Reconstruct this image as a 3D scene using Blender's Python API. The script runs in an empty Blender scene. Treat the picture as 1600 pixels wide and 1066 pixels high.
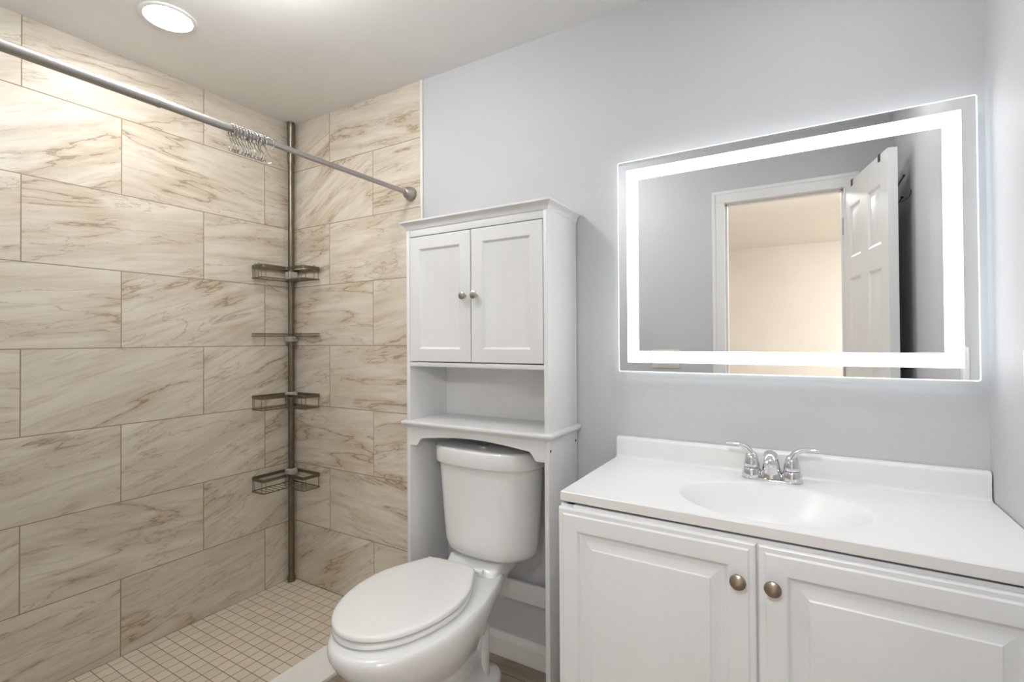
import bpy, bmesh, math, random
from math import sin, cos, pi, radians
from mathutils import Vector, Matrix

# ------------------------------------------------------------------ camera, world, exposure
SC = bpy.context.scene
COL = SC.collection
YAW, PITCH, ROLL = -0.5382, 0.00993, -0.005715
CAM = Vector((2.35758, -1.66939, 1.24946))
fw = Vector((sin(YAW)*cos(PITCH), cos(YAW)*cos(PITCH), sin(PITCH)))
r0 = Vector((cos(YAW), -sin(YAW), 0)); u0 = r0.cross(fw)
rt = cos(ROLL)*r0 + sin(ROLL)*u0; up = -sin(ROLL)*r0 + cos(ROLL)*u0
cd = bpy.data.cameras.new('camera'); cam = bpy.data.objects.new('camera', cd); COL.objects.link(cam)
cd.sensor_width = 36.0; cd.lens = 774.886/1600*36.0; cd.shift_y = -8.92/1600; cd.clip_start = 0.01
cam.matrix_world = Matrix(((rt.x, up.x, -fw.x, CAM.x), (rt.y, up.y, -fw.y, CAM.y), (rt.z, up.z, -fw.z, CAM.z), (0, 0, 0, 1)))
SC.camera = cam
SC.view_settings.view_transform = 'Standard'
SC.view_settings.look = 'None'
SC.view_settings.gamma = 1.0
SC.view_settings.use_curve_mapping = False
SC.cycles.max_bounces = 16; SC.cycles.diffuse_bounces = 10
SC.view_settings.exposure = 1.38
W = bpy.data.worlds.new('world'); SC.world = W; W.use_nodes = True
W.node_tree.nodes['Background'].inputs[0].default_value = (0.5, 0.5, 0.5, 1)
W.node_tree.nodes['Background'].inputs[1].default_value = 0.3
# lamp levels: shower light and mirror band real, the rest added fill
L_CAN = 33.0        # recessed shower light
L_FILL_GLOBE = 22.0       # added fill globe under the bathroom ceiling, out of view
L_BAND = 2.3        # lit band of the mirror
L_FILL_DOWN = 26.0       # added fill downlight near the right wall, out of view
L_FILL_NEAR = 32.0        # added fill dome just outside the door
L_FILL_HALL = 105.0       # added fill dome in the room beyond the door

# room measures
XR, YF, H = 2.744, -1.6, 2.401      # right wall, front (door) wall, ceiling
ROW, TLEN = 0.307, 0.61
ZF = 0.008                           # bathroom floor level (shower floor is 0)
HY = -5.4

# ------------------------------------------------------------------ object helpers
ORG = {}
def thing(name, label, cat, loc=(0, 0, 0), rotz=0.0, group=None):
    o = bpy.data.objects.new(name, None); COL.objects.link(o)
    o.empty_display_size = 0.05
    o.location = loc; o.rotation_euler = (0, 0, rotz)
    o['label'] = label; o['category'] = cat
    if group: o['group'] = group
    ORG[o] = Vector(loc) if rotz == 0 else Vector((0, 0, 0))
    return o
def struct_root(name, label=None, cat=None):
    o = bpy.data.objects.new(name, None); COL.objects.link(o); o['kind'] = 'structure'
    if label: o['label'] = label
    if cat: o['category'] = cat
    ORG[o] = Vector((0, 0, 0)); return o
def tag(o, label, cat, group=None, kind=None):
    if label: o['label'] = label
    if cat: o['category'] = cat
    if group: o['group'] = group
    if kind: o['kind'] = kind
    return o
def obj(name, bm, m, parent=None, smooth=True, ang=35, label=None, local=False):
    org = ORG.get(parent, Vector((0, 0, 0))) if parent else Vector((0, 0, 0))
    if not local and org.length > 0:
        bmesh.ops.translate(bm, verts=bm.verts, vec=-org)
    bmesh.ops.recalc_face_normals(bm, faces=bm.faces)
    me = bpy.data.meshes.new(name); bm.to_mesh(me); bm.free()
    if smooth:
        for p in me.polygons: p.use_smooth = True
        me.set_sharp_from_angle(angle=radians(ang))
    o = bpy.data.objects.new(name, me); COL.objects.link(o)
    for mm in (m if isinstance(m, (list, tuple)) else [m]): me.materials.append(mm)
    if parent: o.parent = parent
    ORG[o] = org
    if label: o['label'] = label
    return o
def B(): return bmesh.new()
def box(bm, a, b, bev=0.0, seg=2, mi=0):
    x0, y0, z0 = [min(p, q) for p, q in zip(a, b)]; x1, y1, z1 = [max(p, q) for p, q in zip(a, b)]
    t = bmesh.new()
    bmesh.ops.create_cube(t, size=1.0, matrix=Matrix.Translation(((x0+x1)/2, (y0+y1)/2, (z0+z1)/2)) @ Matrix.Diagonal((x1-x0, y1-y0, z1-z0, 1)))
    if bev > 0:
        bmesh.ops.bevel(t, geom=list(t.edges), offset=bev, segments=seg, affect='EDGES', profile=0.5)
    merge(bm, t, mi)
def merge(bm, t, mi=0):
    vm = {}
    for v in t.verts: vm[v] = bm.verts.new(v.co)
    for f in t.faces:
        try:
            nf = bm.faces.new([vm[v] for v in f.verts]); nf.material_index = mi
        except ValueError: pass
    t.free()
def quad(bm, pts, mi=0):
    f = bm.faces.new([bm.verts.new(p) for p in pts]); f.material_index = mi; return f
def prism(bm, poly, axis, a, b, bev=0.0):
    """poly: 2D outline; axis the extrusion axis ('x','y','z'), from a to b"""
    def P(u, v, w):
        return {'x': (w, u, v), 'y': (u, w, v), 'z': (u, v, w)}[axis]
    t = bmesh.new()
    va = [t.verts.new(P(u, v, a)) for u, v in poly]; vb = [t.verts.new(P(u, v, b)) for u, v in poly]
    n = len(poly)
    t.faces.new(va); t.faces.new(list(reversed(vb)))
    for i in range(n): t.faces.new((va[i], vb[i], vb[(i+1) % n], va[(i+1) % n]))
    bmesh.ops.recalc_face_normals(t, faces=t.faces)
    if bev > 0: bmesh.ops.bevel(t, geom=list(t.edges), offset=bev, segments=2, affect='EDGES', profile=0.5)
    merge(bm, t)
def tube(bm, pts, r, n=10, closed=False, caps=True):
    pts = [Vector(p) for p in pts]; N = len(pts)
    rad = r if isinstance(r, (list, tuple)) else [r]*N
    tang = []
    for i in range(N):
        if closed: d = pts[(i+1) % N]-pts[i-1]
        else: d = pts[min(i+1, N-1)]-pts[max(i-1, 0)]
        tang.append(d.normalized())
    a = Vector((0, 0, 1)) if abs(tang[0].z) < 0.9 else Vector((1, 0, 0))
    nrm = tang[0].cross(a).normalized(); rings = []
    for i in range(N):
        if i > 0:
            nrm = (nrm - tang[i]*nrm.dot(tang[i]))
            nrm = nrm.normalized() if nrm.length > 1e-6 else tang[i].orthogonal().normalized()
        bn = tang[i].cross(nrm)
        rings.append([bm.verts.new(pts[i] + rad[i]*(cos(2*pi*k/n)*nrm + sin(2*pi*k/n)*bn)) for k in range(n)])
    for i in range(N if closed else N-1):
        A, C = rings[i], rings[(i+1) % N]
        for k in range(n):
            try: bm.faces.new((A[k], A[(k+1) % n], C[(k+1) % n], C[k]))
            except ValueError: pass
    if caps and not closed:
        bm.faces.new(list(reversed(rings[0]))); bm.faces.new(rings[-1])
def lathe(bm, prof, M=None, n=24):
    """prof: list of (radius, height) about z; M places it"""
    M = M or Matrix.Identity(4); rings = []
    for r, h in prof:
        if r < 1e-6: rings.append([bm.verts.new(M @ Vector((0, 0, h)))])
        else: rings.append([bm.verts.new(M @ Vector((r*cos(2*pi*k/n), r*sin(2*pi*k/n), h))) for k in range(n)])
    for A, C in zip(rings, rings[1:]):
        for k in range(n):
            if len(A) == 1 and len(C) == 1: continue
            if len(A) == 1: bm.faces.new((A[0], C[k], C[(k+1) % n]))
            elif len(C) == 1: bm.faces.new((A[k], A[(k+1) % n], C[0]))
            else: bm.faces.new((A[k], A[(k+1) % n], C[(k+1) % n], C[k]))
    if len(rings[0]) > 1: bm.faces.new(list(reversed(rings[0])))
    if len(rings[-1]) > 1: bm.faces.new(rings[-1])
def loft(bm, rings, cap0=True, cap1=True, closed=True):
    R = [[bm.verts.new(p) for p in r] for r in rings]; n = len(R[0])
    for A, C in zip(R, R[1:]):
        for k in range(n if closed else n-1):
            bm.faces.new((A[k], A[(k+1) % n], C[(k+1) % n], C[k]))
    if cap0: bm.faces.new(list(reversed(R[0])))
    if cap1: bm.faces.new(R[-1])
def sphere(bm, c, r, u=12, v=8):
    t = bmesh.new(); bmesh.ops.create_uvsphere(t, u_segments=u, v_segments=v, radius=r, matrix=Matrix.Translation(c)); merge(bm, t)
def align(p, d):
    return Matrix.Translation(p) @ Vector((0, 0, 1)).rotation_difference(Vector(d).normalized()).to_matrix().to_4x4()
def smoothpath(pts, k=6):
    """Catmull-Rom through pts"""
    P = [Vector(p) for p in pts]; out = []
    for i in range(len(P)-1):
        a, b, c, d = P[max(i-1, 0)], P[i], P[i+1], P[min(i+2, len(P)-1)]
        for j in range(k):
            t = j/k
            out.append(0.5*((2*b)+(c-a)*t+(2*a-5*b+4*c-d)*t*t+(3*b-a-3*c+d)*t**3))
    out.append(P[-1]); return out

# ------------------------------------------------------------------ materials
class N:
    def __init__(s, name):
        s.m = bpy.data.materials.new(name); s.m.use_nodes = True; s.t = s.m.node_tree; s.n = s.t.nodes; s.l = s.t.links
        s.b = s.n['Principled BSDF']; s._tc = None
    def new(s, typ, **kw):
        x = s.n.new(typ)
        for k, v in kw.items(): setattr(x, k, v)
        return x
    def set(s, sock, v):
        if hasattr(v, 'is_linked') or isinstance(v, bpy.types.NodeSocket): s.l.new(v, sock)
        elif isinstance(v, (tuple, list)) and len(v) == 3 and sock.type == 'RGBA': sock.default_value = (*v, 1)
        else: sock.default_value = v
    def math(s, op, a, b=0.0, c=None):
        x = s.new('ShaderNodeMath', operation=op); s.set(x.inputs[0], a); s.set(x.inputs[1], b)
        if c is not None: s.set(x.inputs[2], c)
        return x.outputs[0]
    def obj(s):
        if not s._tc: s._tc = s.new('ShaderNodeTexCoord')
        return s._tc.outputs['Object']
    def xyz(s, v):
        x = s.new('ShaderNodeSeparateXYZ'); s.set(x.inputs[0], v); return x.outputs
    def comb(s, a, b, c=0.0):
        x = s.new('ShaderNodeCombineXYZ'); s.set(x.inputs[0], a); s.set(x.inputs[1], b); s.set(x.inputs[2], c); return x.outputs[0]
    def vmath(s, op, a, b):
        x = s.new('ShaderNodeVectorMath', operation=op); s.set(x.inputs[0], a); s.set(x.inputs[1], b); return x.outputs[0]
    def noise(s, vec, scale, detail=4.0, rough=0.55, dist=0.0):
        x = s.new('ShaderNodeTexNoise'); s.set(x.inputs['Vector'], vec); x.inputs['Scale'].default_value = scale
        x.inputs['Detail'].default_value = detail; x.inputs['Roughness'].default_value = rough; x.inputs['Distortion'].default_value = dist
        return x.outputs['Fac']
    def ss(s, v, a, b, lo=0.0, hi=1.0):
        x = s.new('ShaderNodeMapRange', interpolation_type='SMOOTHSTEP'); s.set(x.inputs[0], v)
        for i, q in enumerate((a, b, lo, hi)): x.inputs[i+1].default_value = q
        return x.outputs[0]
    def mix(s, f, a, b, bt='MIX'):
        x = s.new('ShaderNodeMix', data_type='RGBA', blend_type=bt); s.set(x.inputs[0], f); s.set(x.inputs[6], a); s.set(x.inputs[7], b); return x.outputs[2]
    def bump(s, h, strength, dist=0.002):
        x = s.new('ShaderNodeBump'); x.inputs['Strength'].default_value = strength; x.inputs['Distance'].default_value = dist
        s.set(x.inputs['Height'], h); s.l.new(x.outputs[0], s.b.inputs['Normal'])
    def out(s, **kw):
        for k, v in kw.items(): s.set(s.b.inputs[k.replace('_', ' ')], v)
        return s.m

def mat(name, col, rough=0.4, metal=0.0, var=0.04, vscale=6.0, bump=0.0, bscale=60.0, bdist=0.001, spec=0.5, coat=0.0, stretch=(1, 1, 1)):
    q = N(name); v = q.vmath('MULTIPLY', q.obj(), stretch)
    n = q.noise(v, vscale, 3)
    f = q.ss(n, 0.3, 0.7, 0, 1)
    c = q.mix(f, tuple(x*(1-var) for x in col), tuple(min(1, x*(1+var)) for x in col))
    if bump: q.bump(q.noise(v, bscale, 3), bump, bdist)
    q.out(Base_Color=c, Roughness=rough, Metallic=metal, Specular_IOR_Level=spec, Coat_Weight=coat)
    return q.m
def emit(name, col, st, base=(0.9, 0.9, 0.9)):
    q = N(name); f = q.noise(q.obj(), 3.0, 1)
    q.out(Base_Color=base, Roughness=0.5, Emission_Color=q.mix(f, tuple(c*0.995 for c in col), col), Emission_Strength=st)
    return q.m

def tile_mat(name, axis, off_even, off_odd, seed):
    q = N(name); x, y, z = q.xyz(q.obj())[:]
    u = x if axis == 'x' else q.math('MULTIPLY', y, -1.0)
    kz = q.math('DIVIDE', z, ROW); k = q.math('FLOOR', kz)
    par = q.math('FLOORED_MODULO', k, 2.0)
    off = q.math('MULTIPLY_ADD', par, off_odd-off_even, off_even)
    cu = q.math('DIVIDE', q.math('SUBTRACT', u, off), TLEN); ci = q.math('FLOOR', cu)
    fu = q.math('FRACT', cu); fz = q.math('FRACT', kz)
    du = q.math('MULTIPLY', q.math('MINIMUM', fu, q.math('SUBTRACT', 1.0, fu)), TLEN)
    dz = q.math('MULTIPLY', q.math('MINIMUM', fz, q.math('SUBTRACT', 1.0, fz)), ROW)
    d = q.math('MINIMUM', du, dz)
    grout = q.ss(d, 0.0012, 0.0023, 1, 0)
    wn = q.new('ShaderNodeTexWhiteNoise', noise_dimensions='3D'); q.set(wn.inputs[0], q.comb(ci, k, seed))
    rc = wn.outputs['Color']; rv = wn.outputs['Value']
    r_, g_, b_ = q.xyz(rc)[:]
    P = q.vmath('ADD', q.comb(u, z, 0.0), q.vmath('MULTIPLY', rc, (37.0, 23.0, 11.0)))
    rot = q.new('ShaderNodeVectorRotate', rotation_type='Z_AXIS'); q.set(rot.inputs['Vector'], P)
    sg = -1.0 if axis == 'x' else 1.0
    q.set(rot.inputs['Angle'], q.math('MULTIPLY', q.math('MULTIPLY_ADD', g_, 0.70, -0.12), sg))
    V = rot.outputs[0]
    S1 = q.vmath('MULTIPLY', V, (1.0, 5.5, 1.0)); S2 = q.vmath('MULTIPLY', V, (1.0, 12.0, 1.0))
    n1 = q.noise(S1, 2.4, 5, 0.6, 0.4)
    n2 = q.noise(S2, 3.4, 8, 0.68, 0.35)
    n3 = q.noise(q.vmath('ADD', S1, (5.3, 1.7, 2.0)), 0.95, 8, 0.56, 0.30)
    n4 = q.noise(q.vmath('ADD', V, (2.3, 8.7, 4.0)), 3.0, 2)
    n5 = q.noise(q.vmath('ADD', S1, (15.3, 4.7, 9.0)), 1.5, 9, 0.58, 0.5)
    n6 = q.noise(V, 160.0, 2)
    base = q.mix(q.ss(n1, 0.30, 0.68), T_DARK, T_LITE)
    base = q.mix(q.math('MULTIPLY', rv, 0.35), base, T_MID)
    base = q.mix(q.math('MULTIPLY', q.ss(n2, 0.48, 0.70), 0.50), base, T_TAN)
    a3 = q.math('ABSOLUTE', q.math('SUBTRACT', n3, 0.5))
    msk = q.ss(n4, 0.40, 0.58)
    halo = q.math('MULTIPLY', q.math('MULTIPLY', q.ss(a3, 0.0, 0.055, 1, 0), msk), 0.55)
    base = q.mix(halo, base, T_TAN)
    vein = q.math('MULTIPLY', q.math('MULTIPLY', q.ss(a3, 0.001, 0.0085, 1, 0), msk), 0.72)
    base = q.mix(vein, base, T_VEIN)
    a5 = q.math('ABSOLUTE', q.math('SUBTRACT', n5, 0.5))
    v5 = q.math('MULTIPLY', q.math('MULTIPLY', q.ss(a5, 0.001, 0.010, 1, 0), q.ss(n4, 0.62, 0.44)), 0.45)
    base = q.mix(v5, base, T_VEIN)
    pit = q.math('MULTIPLY', q.math('MULTIPLY', q.ss(n6, 0.66, 0.74), q.ss(n1, 0.55, 0.40)), 0.5)
    base = q.mix(pit, base, T_VEIN)
    col = q.mix(grout, base, T_GROUT)
    q.bump(q.math('SUBTRACT', q.math('MULTIPLY', n2, 0.10), grout), 0.35, 0.0015)
    q.out(Base_Color=col, Roughness=q.math('MULTIPLY_ADD', grout, 0.45, 0.36), Specular_IOR_Level=0.4)
    return q.m
T_LITE = (0.715, 0.665, 0.585); T_DARK = (0.57, 0.51, 0.415); T_MID = (0.645, 0.59, 0.495)
T_TAN = (0.46, 0.37, 0.25); T_VEIN = (0.27, 0.20, 0.125); T_GROUT = (0.30, 0.235, 0.165)

def mosaic_mat():
    q = N('mosaic_floor_tile'); x, y, z = q.xyz(q.obj())[:]
    p = 0.0508
    a = q.math('DIVIDE', q.math('SUBTRACT', x, 0.037), p); b = q.math('DIVIDE', q.math('ADD', y, 0.001), p)
    fa = q.math('FRACT', a); fb = q.math('FRACT', b)
    d = q.math('MULTIPLY', q.math('MINIMUM', q.math('MINIMUM', fa, q.math('SUBTRACT', 1, fa)), q.math('MINIMUM', fb, q.math('SUBTRACT', 1, fb))), p)
    g = q.ss(d, 0.0011, 0.0022, 1, 0)
    wn = q.new('ShaderNodeTexWhiteNoise'); q.set(wn.inputs[0], q.comb(q.math('FLOOR', a), q.math('FLOOR', b), 3.0))
    c = q.mix(wn.outputs['Value'], (0.67, 0.60, 0.49), (0.75, 0.68, 0.565))
    c = q.mix(q.math('MULTIPLY', q.noise(q.obj(), 25.0, 4), 0.4), c, (0.60, 0.53, 0.42))
    q.bump(q.math('SUBTRACT', 1.0, g), 0.4, 0.0015)
    q.out(Base_Color=q.mix(g, c, (0.27, 0.21, 0.145)), Roughness=0.45)
    return q.m
def wood_mat():
    q = N('wood_look_floor'); x, y, z = q.xyz(q.obj())[:]
    w = 0.155
    b = q.math('DIVIDE', q.math('ADD', y, 0.092), w); k = q.math('FLOOR', b); fb = q.math('FRACT', b)
    a = q.math('DIVIDE', q.math('MULTIPLY_ADD', k, 0.37, x), 0.92); fa = q.math('FRACT', a)
    d = q.math('MINIMUM', q.math('MULTIPLY', q.math('MINIMUM', fb, q.math('SUBTRACT', 1, fb)), w), q.math('MULTIPLY', q.math('MINIMUM', fa, q.math('SUBTRACT', 1, fa)), 0.92))
    g = q.ss(d, 0.0010, 0.0022, 1, 0)
    wn = q.new('ShaderNodeTexWhiteNoise'); q.set(wn.inputs[0], q.comb(q.math('FLOOR', a), k, 1.0))
    v = q.vmath('ADD', q.vmath('MULTIPLY', q.obj(), (1.5, 14.0, 1.0)), q.vmath('MULTIPLY', wn.outputs['Color'], (19, 7, 3)))
    n = q.noise(v, 2.2, 7, 0.65, 0.8)
    c = q.mix(q.ss(n, 0.3, 0.7), (0.20, 0.155, 0.11), (0.40, 0.335, 0.26))
    c = q.mix(q.math('MULTIPLY', wn.outputs['Value'], 0.35), c, (0.33, 0.27, 0.21))
    q.bump(q.math('SUBTRACT', n, g), 0.25, 0.001)
    q.out(Base_Color=q.mix(g, c, (0.10, 0.08, 0.06)), Roughness=0.45)
    return q.m

M_TILE_L = tile_mat('stone_tile_left', 'y', 0.158, 0.4535, 1.0)
M_TILE_B = tile_mat('stone_tile_back', 'x', 0.601, 0.2957, 5.0)
M_MOS = mosaic_mat(); M_WOOD = wood_mat()
M_PAINT = mat('grey_wall_paint', (0.555, 0.565, 0.585), 0.55, var=0.012, vscale=2.0, bump=0.22, bscale=140.0, bdist=0.0015, spec=0.35)
M_CEIL = mat('ceiling_paint', (0.80, 0.795, 0.78), 0.8, var=0.01, bump=0.15, bscale=90.0, bdist=0.0015, spec=0.2)
M_BEIGE = mat('beige_room_paint', (0.66, 0.63, 0.58), 0.7, var=0.02, vscale=1.5, bump=0.1, bscale=120.0, spec=0.3)
M_TRIM = mat('white_trim_paint', (0.78, 0.775, 0.765), 0.35, var=0.015, spec=0.45)
M_DOOR = mat('white_door_paint', (0.76, 0.755, 0.74), 0.4, var=0.015, bump=0.05, bscale=25.0, stretch=(6, 6, 0.6))
M_CAB = mat('white_cabinet_paint', (0.715, 0.72, 0.725), 0.38, var=0.012, bump=0.10, bscale=60.0, bdist=0.0006, stretch=(4, 4, 0.15))
M_CABBACK = mat('white_cabinet_back', (0.77, 0.77, 0.775), 0.5, var=0.015)
M_VAN = mat('white_thermofoil', (0.785, 0.795, 0.81), 0.33, var=0.012)
M_TOP = mat('cultured_marble', (0.785, 0.785, 0.78), 0.30, var=0.012, vscale=3.0)
M_PORC = mat('porcelain', (0.755, 0.76, 0.765), 0.10, var=0.01, vscale=2.0, coat=0.5)
M_SEAT = mat('white_seat_plastic', (0.79, 0.79, 0.785), 0.22, var=0.01, vscale=2.0)
M_NICKEL = mat('brushed_nickel', (0.47, 0.445, 0.43), 0.42, 1.0, var=0.06, vscale=30.0, stretch=(40, 1, 40))
M_CADDY = mat('dark_bronze_steel', (0.21, 0.19, 0.15), 0.36, 1.0, var=0.10, vscale=20.0)
M_CLAMP = mat('grey_plastic_clamp', (0.42, 0.41, 0.38), 0.4, var=0.05)
M_CHROME = mat('polished_chrome', (0.74, 0.75, 0.77), 0.05, 1.0, var=0.01)
M_RING = mat('aged_chrome', (0.50, 0.49, 0.46), 0.16, 1.0, var=0.05)
M_PEWTER = mat('antique_pewter', (0.42, 0.35, 0.29), 0.30, 1.0, var=0.14, vscale=70.0)
M_KNOB = mat('satin_nickel_knob', (0.42, 0.42, 0.37), 0.30, 1.0, var=0.08, vscale=60.0)
M_BLACK = mat('black_metal', (0.03, 0.03, 0.035), 0.4, var=0.1)
M_DARK = mat('dark_recess', (0.06, 0.055, 0.05), 0.8, var=0.1)
M_MIRROR = mat('mirror_silver', (0.955, 0.96, 0.965), 0.0, 1.0, var=0.004)
M_GEDGE = emit('frosted_glass_edge', (0.93, 1.0, 1.0), 0.45)  # emission stands in for LED light carried to the glass edge
M_BAND = emit('lit_led_band', (0.94, 0.97, 1.0), L_BAND)
M_CANLENS = emit('lit_recessed_lens', (1.0, 0.965, 0.90), L_CAN)
M_FILL_DOWN = emit('added_fill_lens', (0.97, 0.985, 1.0), L_FILL_DOWN)
M_FILL_GLOBE = emit('added_fill_globe', (0.965, 0.98, 1.0), L_FILL_GLOBE)
M_FILL_NEAR = emit('added_near_fill', (0.95, 0.975, 1.0), L_FILL_NEAR)
M_FILL_HALL = emit('added_room_fill', (1.0, 0.98, 0.955), L_FILL_HALL)
M_MARBLE = mat('white_marble_sill', (0.88, 0.87, 0.84), 0.25, var=0.03, vscale=4.0)
M_PVC = mat('white_tile_edging', (0.77, 0.76, 0.73), 0.35, var=0.02)
M_PLATE = mat('almond_switch_plate', (0.72, 0.69, 0.64), 0.35, var=0.01)
M_CARPET = mat('beige_carpet', (0.42, 0.36, 0.28), 0.95, var=0.12, vscale=200.0, bump=0.6, bscale=400.0)
M_HOUSING = emit('backlit_mirror_rim', (0.90, 0.98, 1.0), 0.26)

# ------------------------------------------------------------------ the setting
def struct(name, bm, m, smooth=False, **kw):
    o = obj(name, bm, m, None, smooth, **kw); o['kind'] = 'structure'; return o
XT = 0.906
b = B(); box(b, (-0.10, YF-0.115, -0.05), (0.0, 0.10, H+0.05)); struct('wall_left', b, M_TILE_L)
b = B(); box(b, (0.0, 0.003, -0.05), (XR, 0.10, H+0.05)); wb = struct('wall_back', b, M_PAINT)
b = B(); box(b, (0.0, 0.0, -0.05), (XT-0.009, 0.003, H)); t_ = obj('tile_facing', b, M_TILE_B, wb, False); t_['label'] = 'beige veined stone tile facing of the shower end'
b = B(); box(b, (XR, YF-0.115, -0.05), (XR+0.10, 0.10, H+0.05)); struct('wall_right', b, M_PAINT)
DX0, DX1, DZ = 1.935, 2.53, 2.062
b = B()
box(b, (0.0, YF-0.115, -0.05), (DX0-0.02, YF, H+0.05)); box(b, (DX1+0.02, YF-0.115, -0.05), (XR, YF, H+0.05)); box(b, (DX0-0.02, YF-0.115, DZ+0.02), (DX1+0.02, YF, H+0.05))
struct('wall_front', b, M_PAINT)
b = B(); box(b, (0.0, YF-0.115, H), (XR, 0.003, H+0.05)); struct('ceiling', b, M_CEIL)
b = B(); box(b, (0.0, YF-0.115, -0.05), (0.672, 0.0, 0.0)); struct('floor', b, M_MOS)
b = B(); box(b, (0.839, YF-0.115, -0.05), (XR, 0.003, ZF)); struct('floor', b, M_WOOD)
b = B(); box(b, (0.672, YF, -0.05), (0.839, 0.0, 0.022), 0.003); struct('trim_1', b, M_MARBLE)      # marble threshold
b = B(); box(b, (XT-0.009, -0.005, 0.0), (XT+0.004, 0.003, H), 0.002); struct('trim_2', b, M_PVC)   # edging strip beside the tile
b = B()
prism(b, [(0.003, ZF), (-0.013, ZF), (-0.013, 0.075), (-0.010, 0.084), (-0.006, 0.092), (-0.004, 0.100), (0.003, 0.100)], 'x', XT+0.004, XR, 0.0012)
struct('baseboard_back', b, M_TRIM)
# door casing and jamb (seen in the mirror)
b = B(); cw = 0.068
for x0, x1 in ((DX0-cw, DX0+0.002), (DX1-0.002, DX1+cw)):
    box(b, (x0, YF, ZF), (x1, YF+0.0130, DZ-0.0025), 0.0)
box(b, (DX0-cw, YF, DZ-0.002), (DX1+cw, YF+0.0130, DZ+cw), 0.0)
for x0, x1 in ((DX0-cw, DX0-cw+0.02), (DX1+cw-0.02, DX1+cw)): box(b, (x0, YF+0.012, ZF), (x1, YF+0.017, DZ+cw-0.0195), 0.002)
box(b, (DX0-cw, YF+0.012, DZ+cw-0.02), (DX1+cw, YF+0.017, DZ+cw), 0.002)
struct('trim_3', b, M_TRIM)
b = B()
box(b, (DX0-0.02, YF-0.117, ZF), (DX0, YF, DZ)); box(b, (DX1, YF-0.117, ZF), (DX1+0.02, YF, DZ)); box(b, (DX0-0.02, YF-0.117, DZ), (DX1+0.02, YF, DZ+0.02))
box(b, (DX0, YF-0.075, ZF), (DX0+0.012, YF-0.04, DZ-0.001), 0.002); box(b, (DX1-0.012, YF-0.075, ZF), (DX1, YF-0.04, DZ-0.001), 0.002); box(b, (DX0, YF-0.075, DZ-0.012), (DX1, YF-0.04, DZ), 0.002)
struct('trim_4', b, M_TRIM)
# the room beyond the doorway
b = B(); box(b, (-0.6, HY-0.1, -0.05), (4.6, HY, H+0.05)); struct('wall_far', b, M_BEIGE)
b = B(); box(b, (-0.7, HY-0.1, -0.05), (-0.6, YF-0.115, H+0.05)); struct('wall_room_left', b, M_BEIGE)
b = B(); box(b, (4.5, HY-0.1, -0.05), (4.6, YF-0.115, H+0.05)); struct('wall_room_right', b, M_BEIGE)
b = B(); box(b, (XR+0.1, YF-0.215, -0.05), (4.6, YF-0.115, H+0.05)); box(b, (-0.7, YF-0.215, -0.05), (-0.1, YF-0.115, H+0.05)); struct('wall_room_front', b, M_BEIGE)
b = B(); box(b, (-0.7, HY-0.1, H), (4.6, YF-0.115, H+0.05)); struct('ceiling', b, M_CEIL)
b = B(); box(b, (-0.7, HY-0.1, -0.05), (4.6, YF-0.117, 0.0)); struct('floor', b, M_CARPET)

# ------------------------------------------------------------------ shower light, then unseen lamps added as fill
def can_light(label, x, y, lens):
    t = thing('recessed_light', label, 'ceiling light', (x, y, H))
    M = Matrix.Translation((x, y, H))
    b = B(); lathe(b, [(0.072, 0.0005), (0.088, 0.0), (0.088, -0.004), (0.084, -0.006), (0.074, -0.006), (0.072, 0.0005)], M, 40); obj('trim_ring', b, M_TRIM, t)
    b = B(); lathe(b, [(0.0, -0.0035), (0.0735, -0.0035), (0.0735, -0.001), (0.0, -0.001)], M, 40); obj('lens', b, lens, t)
can_light('lit round recessed downlight in the ceiling above the tiled shower', 0.42, -0.79, M_CANLENS)
can_light('added unseen fill downlight in the ceiling near the right wall', 2.42, -0.62, M_FILL_DOWN)  # added to brighten the right wall and the space behind the door
def dome(name, label, x, y, r, m):
    t = thing(name, label, 'ceiling light', (x, y, H))
    M = Matrix.Translation((x, y, H))
    b = B(); lathe(b, [(0, 0), (r+0.015, 0), (r+0.015, -0.02), (r, -0.025), (0, -0.025)], M, 40); obj('base_ring', b, M_NICKEL, t)
    b = B(); lathe(b, [(r-0.004, -0.022)] + [((r-0.004)*cos(a), -0.022-0.07*sin(a)) for a in [i*pi/2/8 for i in range(1, 8)]] + [(0, -0.092)], M, 40); obj('glass_dome', b, m, t)
def globe(name, label, x, y, z, r, m):
    t = thing(name, label, 'ceiling light', (x, y, H))
    b = B(); lathe(b, [(0, H), (0.06, H), (0.058, H-0.018), (0.016, H-0.024), (0.014, z+r*0.95), (0.045, z+r*0.93), (0.045, z+r*0.85), (0, z+r*0.85)], Matrix.Translation((x, y, 0)), 32); obj('canopy', b, M_NICKEL, t)
    b = B(); sphere(b, (x, y, z), r, 40, 24); obj('glass_globe', b, m, t)
globe('globe_fill_light', 'added unseen fill globe hanging just below the bathroom ceiling', 1.05, -0.95, 2.30, 0.085, M_FILL_GLOBE)  # added soft fill for walls and shower, kept above the frame
dome('room_fill_light', 'added unseen fill dome on the far side of the ceiling beyond the door', 3.9, -3.7, 0.19, M_FILL_HALL)  # added fill, reaches the toilet and cabinet through the doorway
dome('room_fill_light', 'added unseen fill dome on the ceiling just outside the doorway', 2.2, -2.6, 0.19, M_FILL_NEAR)  # added frontal fill for the vanity and the wall under the mirror

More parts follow.
